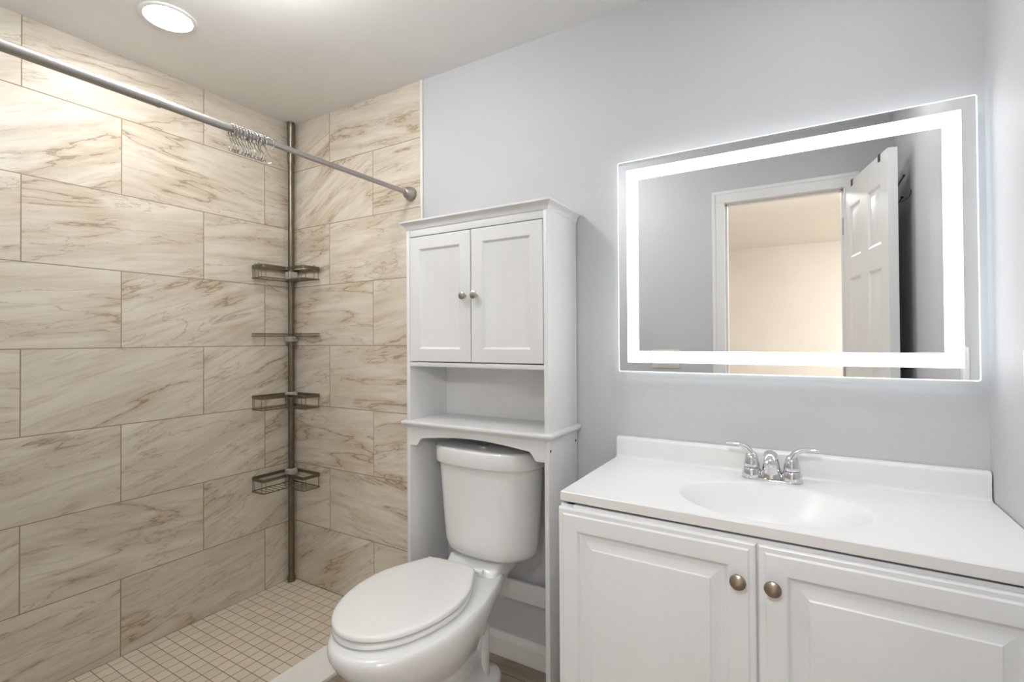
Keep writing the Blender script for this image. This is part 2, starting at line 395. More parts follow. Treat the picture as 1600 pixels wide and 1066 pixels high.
# ------------------------------------------------------------------ shower rod and rings
RX, RZ = 0.842, 1.905
t = thing('shower_curtain_rod', 'brushed nickel tension rod across the shower opening', 'curtain rod', (RX, 0.0, RZ))
def rod_seg(a, c, r, name, ends=0.0015):
    b = B(); lathe(b, [(r-ends, 0), (r, ends), (r, abs(c-a)-ends), (r-ends, abs(c-a))], align((RX, a, RZ), (0, c-a, 0)), 28); return obj(name, b, M_NICKEL, t)
rod_seg(-0.03, -0.84, 0.0098, 'inner_tube')
rod_seg(-0.81, -1.02, 0.0122, 'middle_tube')
rod_seg(-1.00, YF+0.03, 0.0138, 'outer_tube')
b = B(); lathe(b, [(0.0122, 0), (0.0148, 0.001), (0.0148, 0.008), (0.0138, 0.010)], align((RX, -1.0, RZ), (0, -1, 0)), 28); obj('collar', b, M_NICKEL, t)
for y, s in ((0.0, -1), (YF, 1)):
    b = B(); lathe(b, [(0.0, 0), (0.0295, 0), (0.0305, 0.003), (0.0295, 0.006), (0.0265, 0.0065), (0.0265, 0.009), (0.0290, 0.0095), (0.0290, 0.016), (0.0270, 0.024), (0.0225, 0.033), (0.016, 0.040), (0.0125, 0.043), (0.0098, 0.044)],
                   align((RX, y, RZ), (0, s, 0)), 32); obj('end_flange', b, M_NICKEL, t)
def ring_mesh():
    b = B(); R = 0.0165
    pts = []
    for i in range(0, 15):
        a = radians(-62 + i*(304/14)); pts.append((R*cos(a), 0, 0.004+R*1.15*sin(a)))
    head = [(R*1.0, 0, -0.012)]
    # front leg bows down into a hook
    tail = smoothpath([pts[-1], (-0.006, 0, -0.022), (0.003, 0, -0.034), (0.010, 0, -0.044), (0.009, 0, -0.055), (0.0, 0, -0.0605), (-0.009, 0, -0.056), (-0.0105, 0, -0.047)], 5)
    path = pts + tail[1:]
    tube(b, path, 0.0019, 8)
    for i in (4, 5.4, 7, 8.6, 10):
        a = radians(-62 + i*(304/14)); sphere(b, (R*cos(a), 0, 0.004+R*1.15*sin(a)), 0.0031, 10, 6)
    sphere(b, path[-1], 0.0026, 8, 6); sphere(b, path[0], 0.0026, 8, 6)
    return b
random.seed(4)
ry = [-0.806, -0.797, -0.788, -0.779, -0.767, -0.757, -0.747, -0.737, -0.725, -0.715, -0.705, -0.683]
ring0 = None
ordn = ['nearest the camera end of the bunch', 'second from the camera end of the bunch', 'third from the camera end of the bunch', 'fourth from the camera end of the bunch', 'fifth from the camera end of the bunch', 'sixth from the camera end of the bunch',
        'sixth from the wall end of the bunch', 'fifth from the wall end of the bunch', 'fourth from the wall end of the bunch', 'third from the wall end of the bunch', 'second from the wall end of the bunch', 'set apart at the wall end of the bunch']
for i, y in enumerate(ry):
    if ring0 is None:
        ring0 = obj('curtain_ring', ring_mesh(), M_RING); o = ring0
    else:
        o = ring0.copy(); COL.objects.link(o)
    o.location = (RX, y, RZ-0.0095); o.rotation_euler = (random.uniform(-.05, .05), 0.0, (random.uniform(-.25, .25) if i < 11 else 0.75) + 0.25)
    tag(o, 'chrome beaded curtain hook on the rod, ' + ordn[i], 'curtain ring', 'curtain rings bunched on the shower rod')

# ------------------------------------------------------------------ corner caddy
PX, PY = 0.031, -0.031
t = thing('corner_shower_caddy', 'dark bronze tension pole caddy with four wire shelves in the shower corner', 'shower caddy', (PX, PY, 0.0))
b = B(); lathe(b, [(0.0145, 0.012), (0.0145, 2.19)], Matrix.Translation((PX, PY, 0)), 24); obj('pole', b, M_CADDY, t)
b = B(); lathe(b, [(0.0155, 2.18), (0.017, 2.19), (0.017, H-0.045), (0.0185, H-0.042), (0.0195, H-0.002), (0.017, H-0.0005)], Matrix.Translation((PX, PY, 0)), 24); obj('top_cap', b, M_CADDY, t)
b = B(); lathe(b, [(0.0175, 0.0), (0.0185, 0.004), (0.0180, 0.026), (0.0150, 0.032), (0.0150, 0.036)], Matrix.Translation((PX, PY, 0)), 24); obj('foot', b, M_CADDY, t)
def L_outline(e0=0.010, e1=0.108, n=0.235, r=0.012):
    """L-shaped plan of a corner shelf: x along the back wall, -y along the left wall"""
    c = [(e0, -n), (e1, -n), (e1, -e1), (n, -e1), (n, -e0), (e0, -e0)]
    out = []
    m = len(c)
    for i in range(m):
        p0, p1, p2 = Vector(c[i-1]), Vector(c[i]), Vector(c[(i+1) % m])
        d0 = (p0-p1).normalized(); d2 = (p2-p1).normalized()
        for k in range(5):
            s = k/4; a = p1+d0*r; q = p1+d2*r
            out.append(tuple((1-s)**2*a + 2*s*(1-s)*p1 + s*s*q))
    return out
OUT = L_outline()
def strap(bm, pts, z, h, th):
    n = len(pts); V = [Vector((x, y, 0)) for x, y in pts]; rings = []
    for i in range(n):
        tg = (V[(i+1) % n]-V[i-1]).normalized(); nr = Vector((tg.y, -tg.x, 0))
        p = V[i]
        rings.append([bm.verts.new(p+nr*a+Vector((0, 0, z+c))) for a, c in ((-th, -h), (th, -h), (th, h), (-th, h))])
    for i in range(n):
        A, C = rings[i], rings[(i+1) % n]
        for k in range(4): bm.faces.new((A[k], A[(k+1) % 4], C[(k+1) % 4], C[k]))
def clampm(z0, z1):
    b = B(); box(b, (PX-0.024, PY-0.024, z0), (PX+0.024, PY+0.024, z1), 0.006); return b
def grid_bars(bm, z, r=0.0014):
    for k in range(9):
        y = -0.235 + 0.026*(k+0.5); 
        if y < -0.012: tube(bm, [(0.012, y, z), (0.106 if y < -0.10 else 0.106, y, z)], r, 6)
    for k in range(8):
        x = 0.108+0.016*(k+0.5); tube(bm, [(x, -0.106, z), (x, -0.012, z)], r, 6)
def basket(zr, zb, label, fancy):
    bk = B(); strap(bk, OUT, zr, 0.0075, 0.0013); k = obj('basket', bk, M_CADDY, t, ang=50, label=label)
    b = B(); tube(b, [(x, y, zb) for x, y in OUT], 0.0024, 8, closed=True); grid_bars(b, zb-0.001)
    for x, y in ((0.012, -0.222), (0.095, -0.235), (0.022, -0.235), (0.108, -0.222), (0.108, -0.118), (0.118, -0.108), (0.222, -0.108), (0.235, -0.095), (0.235, -0.022), (0.222, -0.012)):
        tube(b, [(x, y, zb), (x, y, zr)], 0.0013, 6)
    if fancy:
        for x, y, dx, dy in ((0.05, -0.237, 0, -1), (0.078, -0.237, 0, -1), (0.150, -0.110, 0, -1), (0.237, -0.05, 1, 0)):
            tube(b, smoothpath([(x-dx*0.004, y-dy*0.004, zr+0.010), (x+dx*0.006, y+dy*0.006, zr+0.010), (x+dx*0.006, y+dy*0.006, zr-0.012), (x+dx*0.002, y+dy*0.002, zb+0.004), (x-dx*0.004, y-dy*0.004, zb)], 4), 0.0016, 6)
    obj('wire_frame', b, M_CADDY, k)
    b = clampm(zb+0.012, zr-0.004) if fancy else clampm(zr-0.022, zr+0.010); obj('clamp', b, M_CLAMP, k, label='grey plastic clamp')
basket(1.618, 1.563, 'topmost deep basket with overhanging wire clips', True)
basket(0.976, 0.917, 'third basket from the top', False)
basket(0.577, 0.516, 'lowest basket', False)
# flat soap shelf with hooks
bk = B(); tube(bk, [(x, y, 1.288) for x, y in OUT], 0.0022, 8, closed=True); k = obj('soap_shelf', bk, M_CADDY, t, label='flat wire soap shelf with two hooks')
b = B(); tube(b, [(x, y, 1.277) for x, y in OUT], 0.0022, 8, closed=True); grid_bars(b, 1.276); obj('wire_frame', b, M_CADDY, k)
b = B()
for x in (0.185, 0.212):
    tube(b, smoothpath([(x, -0.107, 1.292), (x, -0.113, 1.285), (x, -0.113, 1.268), (x, -0.120, 1.258), (x, -0.129, 1.263), (x, -0.130, 1.270)], 4), 0.0017, 6)
    tube(b, [(x+0.010, -0.110, 1.291), (x+0.010, -0.110, 1.274)], 0.0017, 6)
obj('hanging_hooks', b, M_CADDY, k)
b = clampm(1.248, 1.278); obj('clamp', b, M_CLAMP, k, label='grey plastic clamp')

# ------------------------------------------------------------------ over-toilet cabinet
CX0, CX1, CY0, CY1 = 1.028, 1.637, -0.235, -0.004     # outer sides, front, back
CT = 1.706
t = thing('over_toilet_cabinet', 'tall white bathroom cabinet with two doors and open shelf standing over the toilet', 'cabinet', ((CX0+CX1)/2, (CY0+CY1)/2, ZF))
PT = 0.016
for x0, x1 in ((CX0, CX0+PT), (CX1-PT, CX1)):
    b = B(); box(b, (x0, CY0, ZF), (x1, CY1, CT-0.028), 0.0015); obj('side_panel', b, M_CAB, t)
def moulding(bm, prof, inset=0.0):
    """prof: (outset, z) swept along left side, front, right side; solid top and bottom"""
    rings = []
    for o, z in prof:
        rings.append([(CX0-o, CY1, z), (CX0-o, CY0-o, z), (CX1+o, CY0-o, z), (CX1+o, CY1, z)])
    loft(bm, rings)
b = B(); moulding(b, [(0.0, CT-0.032), (0.0015, CT-0.030), (0.0030, CT-0.026), (0.006, CT-0.018), (0.012, CT-0.011), (0.018, CT-0.008), (0.020, CT-0.006), (0.020, CT-0.001), (0.0185, CT)])
obj('crown_moulding', b, M_CAB, t, ang=25)
b = B(); box(b, (CX0+PT, CY0+0.002, 1.648), (CX1-PT, CY0+0.017, CT-0.030), 0.001); obj('top_rail', b, M_CAB, t)
b = B(); box(b, (CX0+PT, CY0+0.001, 1.152), (CX1-PT, CY1-0.004, 1.168), 0.001); obj('cabinet_floor', b, M_CAB, t)
b = B(); box(b, (CX0+PT, CY1-0.006, 0.925), (CX1-PT, CY1-0.001, CT-0.03)); obj('back_panel', b, M_CABBACK, t)
b = B(); moulding(b, [(0.0, 0.920), (0.002, 0.921), (0.006, 0.925), (0.013, 0.930), (0.016, 0.934), (0.0165, 0.938), (0.015, 0.942), (0.010, 0.945), (0.004, 0.946), (0.0, 0.946)]); obj('shelf_moulding', b, M_CAB, t, ang=25)
# arched apron
xa, xb = CX0+PT, CX1-PT
arch = [(xa, 0.920), (xa, 0.852), (xa+0.030, 0.852)]
arch += [(xa+0.036, 0.856), (xa+0.046, 0.871), (xa+0.056, 0.881), (xa+0.070, 0.883)]
for i in range(1, 16):
    s = i/16; x = xa+0.070+(xb-xa-0.14)*s; arch.append((x, 0.883+0.016*sin(pi*s)))
arch += [(xb-0.070, 0.883), (xb-0.056, 0.881), (xb-0.046, 0.871), (xb-0.036, 0.856), (xb-0.030, 0.852), (xb, 0.852), (xb, 0.920)]
b = B(); prism(b, arch, 'y', CY0+0.001, CY0+0.014); obj('arched_apron', b, M_CAB, t, ang=40)
b = B(); box(b, (xa, -0.034, 0.259), (xb, -0.020, 0.332), 0.0015); obj('back_brace', b, M_CAB, t)
b = B()
def frame_door(bm, x0, x1, z0, z1, yf, prof, yb):
    """panelled door facing -y. prof: (inset, depth behind yf)"""
    rings = [[(x0, yb, z0), (x1, yb, z0), (x1, yb, z1), (x0, yb, z1)]]
    for i, d in prof:
        rings.append([(x0+i, yf+d, z0+i), (x1-i, yf+d, z0+i), (x1-i, yf+d, z1-i), (x0+i, yf+d, z1-i)])
    loft(bm, rings)
b.free()
xm = 1.3325; dyf = CY0-0.001
for x0, x1, kx, side in ((xa+0.0020, xm-0.0020, xm-0.025, 'left'), (xm+0.0020, xb-0.0020, xm+0.024, 'right')):
    b = B(); frame_door(b, x0, x1, 1.1715, 1.6440, dyf, [(0, 0.002), (0.001, 0.0003), (0.002, 0), (0.046, 0), (0.0475, 0.0005), (0.054, 0.0065), (0.056, 0.007)], dyf+0.016)
    d = obj('door', b, M_CAB, t, ang=15)
    b = B(); lathe(b, [(0.0, 0), (0.0055, 0), (0.0050, 0.004), (0.0045, 0.010), (0.0075, 0.013), (0.0125, 0.016), (0.0140, 0.0195), (0.0130, 0.023), (0.008, 0.0255), (0, 0.0265)], align((kx, dyf, 1.409), (0, -1, 0)), 24)
    obj('knob', b, M_KNOB, d, label='satin nickel knob')
for y, z in ((-0.222, 0.888), (-0.020, 0.888)):
    b = B(); lathe(b, [(0, 0.0008), (0.0045, 0.0008), (0.0050, 0.0), (0, 0)], align((CX1, y, z), (1, 0, 0)), 12); obj('screw_cover', b, M_DARK, t, label='dark screw hole')

# ------------------------------------------------------------------ toilet
TX = 1.298
t = thing('toilet', 'white two-piece elongated toilet under the tall cabinet beside the shower threshold', 'toilet', (TX, 0, ZF))
def egg(z, yb, yf, yc, hw, taper=0.3, pw=0.92, n=48, pb=0.62):
    out = []
    for k in range(n):
        a = 2*pi*k/n; c, s = cos(a), sin(a)
        if c >= 0:
            y = yc+(yf-yc)*c; x = hw*math.copysign(abs(s)**pw, s)
        else:
            e = math.copysign(abs(c)**pb, c)
            y = yc+(yb-yc)*(-e); w = hw*(1-taper*min(1, (-e))**1.5); x = w*math.copysign(abs(s)**0.55, s)*1.0
            x = w*math.copysign(abs(s)**(0.92-0.5*min(1, -c*1.6)), s)
        out.append((TX+x, y, z))
    return out
b = B()
rings = [egg(ZF, -0.085, -0.57, -0.30, 0.117, .25), egg(0.022, -0.085, -0.57, -0.30, 0.118, .25), egg(0.036, -0.095, -0.56, -0.30, 0.112, .28), egg(0.055, -0.135, -0.548, -0.30, 0.094, .35),
         egg(0.11, -0.160, -0.545, -0.33, 0.088, .42), egg(0.16, -0.165, -0.565, -0.36, 0.099, .5), egg(0.21, -0.16, -0.61, -0.40, 0.126, .6), egg(0.26, -0.15, -0.665, -0.44, 0.153, .66),
         egg(0.31, -0.13, -0.725, -0.46, 0.177, .62), egg(0.35, -0.10, -0.762, -0.47, 0.189, .52), egg(0.385, -0.078, -0.781, -0.475, 0.193, .43), egg(0.405, -0.075, -0.783, -0.475, 0.192, .42),
         egg(0.416, -0.08, -0.777, -0.475, 0.187, .42), egg(0.420, -0.085, -0.768, -0.475, 0.180, .42)]
loft(b, rings)
# trapway bulge on both sides
for s in (-1, 1):
    pth = smoothpath([(TX+s*0.058, -0.45, 0.13), (TX+s*0.066, -0.37, 0.21), (TX+s*0.052, -0.285, 0.268), (TX+s*0.026, -0.215, 0.240), (TX+s*0.018, -0.200, 0.135), (TX+s*0.022, -0.205, 0.02)], 6)
    tube(b, pth, [0.022+0.032*min(1.0, q/9) for q in range(len(pth))], 16)
bowl = obj('bowl', b, M_PORC, t, ang=60)
# deck ledge that carries the tank
b = B()
def rrect(cx, y0, y1, hw, z, r=0.03, n=6, bow=0.0):
    out = []
    for (sx, sy, a0) in ((1, 1, 0), (-1, 1, 90), (-1, -1, 180), (1, -1, 270)):
        px = cx+sx*(hw-r); py = (y1-r) if sy > 0 else (y0+r)
        for k in range(n+1):
            a = radians(a0+90*k/n); x = px+r*cos(a); y = py+r*sin(a)
            out.append((x, y, z))
    if bow:   # bow the front (low y) edge outward, adding points along it
        o2 = []
        for i, p in enumerate(out):
            o2.append(p)
        idx = [i for i, p in enumerate(out)]
        front = [(cx-(hw-r)+(2*(hw-r))*j/10, y0, z) for j in range(1, 10)]
        k0 = 3*(n+1)
        o2 = out[:k0] + front + out[k0:]
        res = []
        for x, y, zz in o2:
            f = max(0.0, 1-((x-cx)/hw)**2); wgt = min(1, max(0, ((y0+y1)/2-y)/((y1-y0)/2)))
            res.append((x, y-bow*f*wgt, zz))
        out = res
    return out
loft(b, [rrect(TX, -0.215, -0.045, 0.060, 0.33, 0.03), rrect(TX, -0.225, -0.042, 0.092, 0.375, 0.03), rrect(TX, -0.230, -0.040, 0.112, 0.405, 0.03), rrect(TX, -0.230, -0.040, 0.115, 0.418, 0.03), rrect(TX, -0.222, -0.040, 0.114, 0.424, 0.03), rrect(TX, -0.205, -0.040, 0.113, 0.430, 0.03), rrect(TX, -0.196, -0.040, 0.112, 0.442, 0.03), rrect(TX, -0.190, -0.040, 0.110, 0.450, 0.028), rrect(TX, -0.183, -0.042, 0.105, 0.453, 0.026)])
obj('tank_ledge', b, M_PORC, t, ang=60)
# tank
b = B(); R_ = []
for z, hw, yf, bw, r in ((0.459, 0.1290, -0.138, 0.032, 0.075), (0.462, 0.1570, -0.154, 0.036, 0.075), (0.470, 0.1790, -0.166, 0.040, 0.075), (0.485, 0.1865, -0.172, 0.044, 0.075), (0.51, 0.1910, -0.175, 0.045, 0.075), (0.60, 0.1980, -0.178, 0.046, 0.075), (0.70, 0.2050, -0.181, 0.047, 0.075), (0.797, 0.2120, -0.184, 0.048, 0.075)):
    R_.append(rrect(TX+0.027, yf, -0.022, hw, z, r, 6, bw))
loft(b, R_); obj('tank', b, M_PORC, t, ang=60)
b = B(); R_ = []
for z, hw, yf, bw, r in ((0.795, 0.2140, -0.186, 0.048, 0.075), (0.797, 0.2205, -0.192, 0.049, 0.075), (0.802, 0.2220, -0.194, 0.049, 0.075), (0.849, 0.2220, -0.194, 0.049, 0.075), (0.855, 0.2190, -0.191, 0.049, 0.075), (0.857, 0.2100, -0.183, 0.048, 0.075)):
    R_.append(rrect(TX+0.027, yf, -0.018, hw, z, r, 6, bw))
loft(b, R_); lid_t = obj('tank_lid', b, M_PORC, t, ang=60)
b = B(); lathe(b, [(0.0, 0), (0.021, 0), (0.021, 0.005), (0.019, 0.007), (0, 0.0075)], Matrix.Translation((TX+0.027, -0.15, 0.8565)), 24); obj('flush_button', b, M_CHROME, lid_t, label='chrome flush button')
# seat and lid, sitting slightly crooked on the rim
SR = Matrix.Translation((1.258, -0.246, 0)) @ Matrix.Rotation(radians(2.4), 4, 'Z')
def seat_ring(z, grow, n=56):
    out = []; hw = 0.181+grow; L = 0.503+grow
    for k in range(n):
        a = 2*pi*k/n; c, s = cos(a), sin(a); yc = -0.235
        if c >= 0: y = yc-(L-0.235)*c; x = hw*math.copysign(abs(s)**0.96, s)
        else:
            e = abs(c)**0.75; y = yc+(0.235+grow)*e; x = hw*(1-0.30*e**1.8)*math.copysign(abs(s)**(0.96-0.62*min(1, abs(c)*1.15)**2), s)
        out.append(tuple(SR @ Vector((x, y, z))))
    return out
b = B(); loft(b, [seat_ring(0.4235, -0.016), seat_ring(0.4245, -0.003), seat_ring(0.427, 0.0), seat_ring(0.4355, 0.0), seat_ring(0.438, -0.003), seat_ring(0.4385, -0.010)]); obj('seat', b, M_SEAT, t, ang=50)
b = B(); loft(b, [seat_ring(0.4438, -0.018), seat_ring(0.4450, -0.003), seat_ring(0.4475, 0.001), seat_ring(0.455, 0.001), seat_ring(0.459, -0.002), seat_ring(0.461, -0.007), seat_ring(0.462, -0.02), seat_ring(0.4628, -0.06)]); obj('seat_cover', b, M_SEAT, t, ang=50)
for s in (-1, 1):
    b = B(); p = SR @ Vector((s*0.078, 0.012, 0)); lathe(b, [(0.012, 0.4185), (0.012, 0.436), (0.010, 0.440), (0, 0.441)], Matrix.Translation((p.x, p.y, 0)), 20)
    a1 = SR @ Vector((s*0.060, 0.010, 0.440)); a2 = SR @ Vector((s*0.118, 0.010, 0.440)); tube(b, [a1, a2], 0.008, 12)
    obj('hinge', b, M_SEAT, t)

# ------------------------------------------------------------------ mirror with lit band
MY = -0.040
t = thing('lighted_mirror', 'wide frameless wall mirror with lit white band above the vanity', 'mirror', (2.264, 0.003, 1.143))
mx0, mx1, mz0, mz1 = 1.806, 2.7205, 1.1415, 1.849
b = B(); box(b, (mx0+0.035, -0.035, mz0+0.035), (mx1-0.035, 0.0025, mz1-0.035), 0.002); obj('housing', b, M_HOUSING, t, label='backlit rim behind the glass')
def rr(x0, x1, z0, z1, r, y, n=5):
    out = []
    for cx, cz, a0 in ((x1-r, z1-r, 0), (x0+r, z1-r, 90), (x0+r, z0+r, 180), (x1-r, z0+r, 270)):
        for k in range(n+1):
            a = radians(a0+90*k/n); out.append((cx+r*cos(a), y, cz+r*sin(a)))
    return out
b = B()
ro = [rr(mx0, mx1, mz0, mz1, 0.006, MY+0.005), rr(mx0, mx1, mz0, mz1, 0.006, MY+0.0012), rr(mx0+0.0028, mx1-0.0028, mz0+0.0028, mz1-0.0028, 0.0045, MY)]
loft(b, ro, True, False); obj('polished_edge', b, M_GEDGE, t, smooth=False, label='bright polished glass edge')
bo = (1.8375, 2.690, 1.1735, 1.8175); bi = (1.876, 2.6525, 1.2105, 1.7805)
b = B()
loft(b, [rr(mx0+0.0028, mx1-0.0028, mz0+0.0028, mz1-0.0028, 0.0045, MY), rr(*bo, 0.0005, MY)], False, False)
loft(b, [rr(*bi, 0.0005, MY)], True, False)
obj('mirror_glass', b, M_MIRROR, t, smooth=False)
b = B(); loft(b, [rr(*bo, 0.0005, MY), rr(*bi, 0.0005, MY)], False, False); obj('light_band', b, M_BAND, t, smooth=False, label='glowing white band')

# ------------------------------------------------------------------ vanity
VX0, VX1 = 1.786, XR-0.003
t = thing('vanity_cabinet', 'white two-door vanity cabinet with raised panel doors below the sink top', 'cabinet', ((VX0+VX1)/2, -0.23, ZF))
b = B()
box(b, (VX0+0.002, -0.452, 0.10), (VX0+0.018, 0.0, 0.816), 0.001); box(b, (VX1-0.016, -0.452, 0.10), (VX1, 0.0, 0.816), 0.001)
box(b, (VX0+0.018, -0.452, 0.10), (VX1-0.016, -0.004, 0.116)); box(b, (VX0+0.018, -0.008, 0.116), (VX1-0.016, -0.002, 0.816))
box(b, (VX0+0.018, -0.455, 0.762), (VX1-0.016, -0.437, 0.8165), 0.001); box(b, (VX0+0.002, -0.455, 0.116), (VX0+0.04, -0.437, 0.8165), 0.001); box(b, (VX1-0.06, -0.455, 0.116), (VX1, -0.437, 0.8165), 0.001)
box(b, (2.240, -0.452, 0.116), (2.275, -0.437, 0.762))
for v in b.verts:
    if v.co.y < -0.3: v.co.y -= 0.0105+0.018*(v.co.x-1.787)
obj('cabinet_body', b, M_VAN, t)
b = B(); box(b, (VX0+0.004, -0.40, ZF), (VX1, -0.39, 0.10)); box(b, (VX0+0.004, -0.40, ZF), (VX0+0.018, 0.0, 0.10)); obj('toe_kick', b, M_VAN, t)
def skew(bm, k=0.018):
    for v in bm.verts:
        if v.co.y < -0.3: v.co.y -= k*(v.co.x-1.787)
    return bm
vprof = [(0, 0.0085), (0.0015, 0.0055), (0.004, 0.0042), (0.0125, 0.0034), (0.0150, 0.0018), (0.0165, 0.0003), (0.019, 0), (0.054, 0), (0.0565, 0.0015), (0.0605, 0.0066), (0.064, 0.0078), (0.0705, 0.0078), (0.075, 0.0070), (0.0915, 0.0022), (0.0945, 0.0004), (0.098, 0)]
VF = -0.481
for x0, x1, kx, kz in ((1.7850, 2.2570, 2.2230, 0.7285), (2.2605, 2.735, 2.2895, 0.7305)):
    b = B(); frame_door(b, x0, x1, 0.108, 0.8085, VF, vprof, VF+0.018); skew(b)
    d = obj('door', b, M_VAN, t, ang=12)
    b = B(); lathe(b, [(0.0, 0), (0.0075, 0), (0.0065, 0.004), (0.0055, 0.012), (0.0085, 0.015), (0.0155, 0.0175), (0.0170, 0.020), (0.0160, 0.023), (0.0105, 0.0265), (0.004, 0.028), (0, 0.0281)], align((kx, VF, kz), (0, -1, 0)), 28); skew(b)
    obj('knob', b, M_PEWTER, d, label='antique pewter knob')
# top with integral basin
t = thing('sink_countertop', 'glossy white vanity top with moulded oval basin and backsplash', 'sink', (2.265, -0.24, 0.82))
ZT = 0.848; tx0, tx1 = 1.789, XR-0.0035
def fy(x): return -0.466-0.024*(x-1.787)/0.957
BC = (2.270, -0.286); BA, BB = 0.212, 0.160
def basin_ring(s, z, n=64): return [(BC[0]+BA*s*cos(2*pi*k/n), BC[1]+BB*s*sin(2*pi*k/n), z) for k in range(n)]
b = B()
prof = [(1.10, ZT), (1.04, ZT), (1.0, ZT-0.0015), (0.982, ZT-0.0045), (0.95, ZT-0.0125), (0.88, ZT-0.028), (0.78, ZT-0.056), (0.64, ZT-0.085), (0.46, ZT-0.106), (0.28, ZT-0.117), (0.12, ZT-0.121)]
R = [basin_ring(s, z) for s, z in prof]
# clip the outermost ring so it stays behind the front edge
R[0] = [(x, max(y, fy(x)+0.010), z) for x, y, z in R[0]]
vs = [[b.verts.new(p) for p in r] for r in R]; n = 64
for A, C in zip(vs, vs[1:]):
    for k in range(n): b.faces.new((A[k], A[(k+1) % n], C[(k+1) % n], C[k]))
b.faces.new(vs[-1])
# flat deck: stitch outer ring to the rectangle in angular order
def edge_pt(a):
    dx, dy = cos(a), sin(a); best = None
    x0, x1, yb = tx0, tx1, -0.020
    cands = []
    if dx > 1e-9: cands.append((x1-BC[0])/dx)
    if dx < -1e-9: cands.append((x0-BC[0])/dx)
    if dy > 1e-9: cands.append((yb-BC[1])/dy)
    k_ = -0.024/0.957; c_ = -0.466-k_*1.787; den = dy-k_*dx
    if den < -1e-9: cands.append((k_*BC[0]+c_-BC[1])/den)
    s = min(c for c in cands if c > 0); return (BC[0]+dx*s, BC[1]+dy*s, ZT)
corners = [(tx0, -0.020), (tx1, -0.020), (tx0, fy(tx0)), (tx1, fy(tx1))]
ang = sorted([(math.atan2((v.co.y-BC[1]), (v.co.x-BC[0])) % (2*pi), ('i', v)) for v in vs[0]] , key=lambda q: q[0])
outer = [b.verts.new(edge_pt(a)) for a, _ in ang]
ca = sorted([(math.atan2(y-BC[1], x-BC[0]) % (2*pi), b.verts.new((x, y, ZT))) for x, y in corners], key=lambda q: q[0])
m_ = len(ang); loop = []
for i in range(m_):
    a0 = ang[i][0]; a1 = ang[(i+1) % m_][0]
    cs = [v for a, v in ca if (a0 < a < a1) or (a1 < a0 and (a > a0 or a < a1))]
    b.faces.new([ang[i][1][1], outer[i]] + cs + [outer[(i+1) % m_], ang[(i+1) % m_][1][1]])
    loop += [outer[i]] + cs
# rounded edge, sides and underside
low = []
for v in loop:
    low.append(v)
def off(v, dz, d):
    x, y = v.co.x, v.co.y
    if abs(x-tx0) < 1e-4: x -= d
    if y < fy(x)+2e-3 and y < -0.3: y -= d
    return b.verts.new((x, y, ZT+dz))
l1 = [off(v, -0.002, 0.0018) for v in loop]; l2 = [off(v, -0.0235, 0.0018) for v in loop]; l3 = [off(v, -0.0255, 0.0) for v in loop]
for A, C in ((loop, l1), (l1, l2), (l2, l3)):
    for k in range(len(A)): b.faces.new((A[k], A[(k+1) % len(A)], C[(k+1) % len(A)], C[k]))
o_ = obj('counter', b, M_TOP, t, ang=40)
b = B()
pr = [(0.001, 0.824), (-0.0225, 0.824), (-0.0225, ZT+0.001), (-0.0225, 0.908), (-0.0215, 0.914), (-0.018, 0.9175), (-0.012, 0.9185), (0.001, 0.9185)]
prism(b, pr, 'x', tx0+0.001, tx1, 0.0)
# cove where the splash meets the deck
cv = [(-0.0225, ZT+0.012), (-0.0228, ZT+0.006), (-0.0245, ZT+0.003), (-0.0275, ZT+0.001), (-0.033, ZT+0.0001), (-0.0225, ZT-0.001)]
prism(b, cv, 'x', tx0+0.001, tx1, 0.0)
obj('backsplash', b, M_TOP, t, ang=40)
b = B(); lathe(b, [(0.0, 0.0035), (0.014, 0.003), (0.0205, 0.0022), (0.0225, 0.0), (0, -0.001)], Matrix.Translation((BC[0], BC[1], ZT-0.1205)), 28); obj('drain', b, M_CHROME, t, label='chrome drain')

# ------------------------------------------------------------------ faucet
FX, FY_ = 2.264, -0.073
t = thing('faucet', 'chrome two-handle centerset faucet on the vanity top', 'faucet', (FX, FY_, ZT))
b = B()
def stad(hw, hd, z, n=14):
    out = []
    for s, a0 in ((1, -90), (-1, 90)):
        for k in range(n+1):
            a = radians(a0+180*k/n); out.append((FX+s*(hw-hd)+hd*cos(a), FY_+hd*sin(a), z))
    return out
loft(b, [stad(0.079, 0.0275, ZT+0.0005), stad(0.079, 0.0275, ZT+0.003), stad(0.078, 0.0265, ZT+0.0045), stad(0.075, 0.023, ZT+0.0055)]); obj('base_plate', b, M_CHROME, t, ang=45)
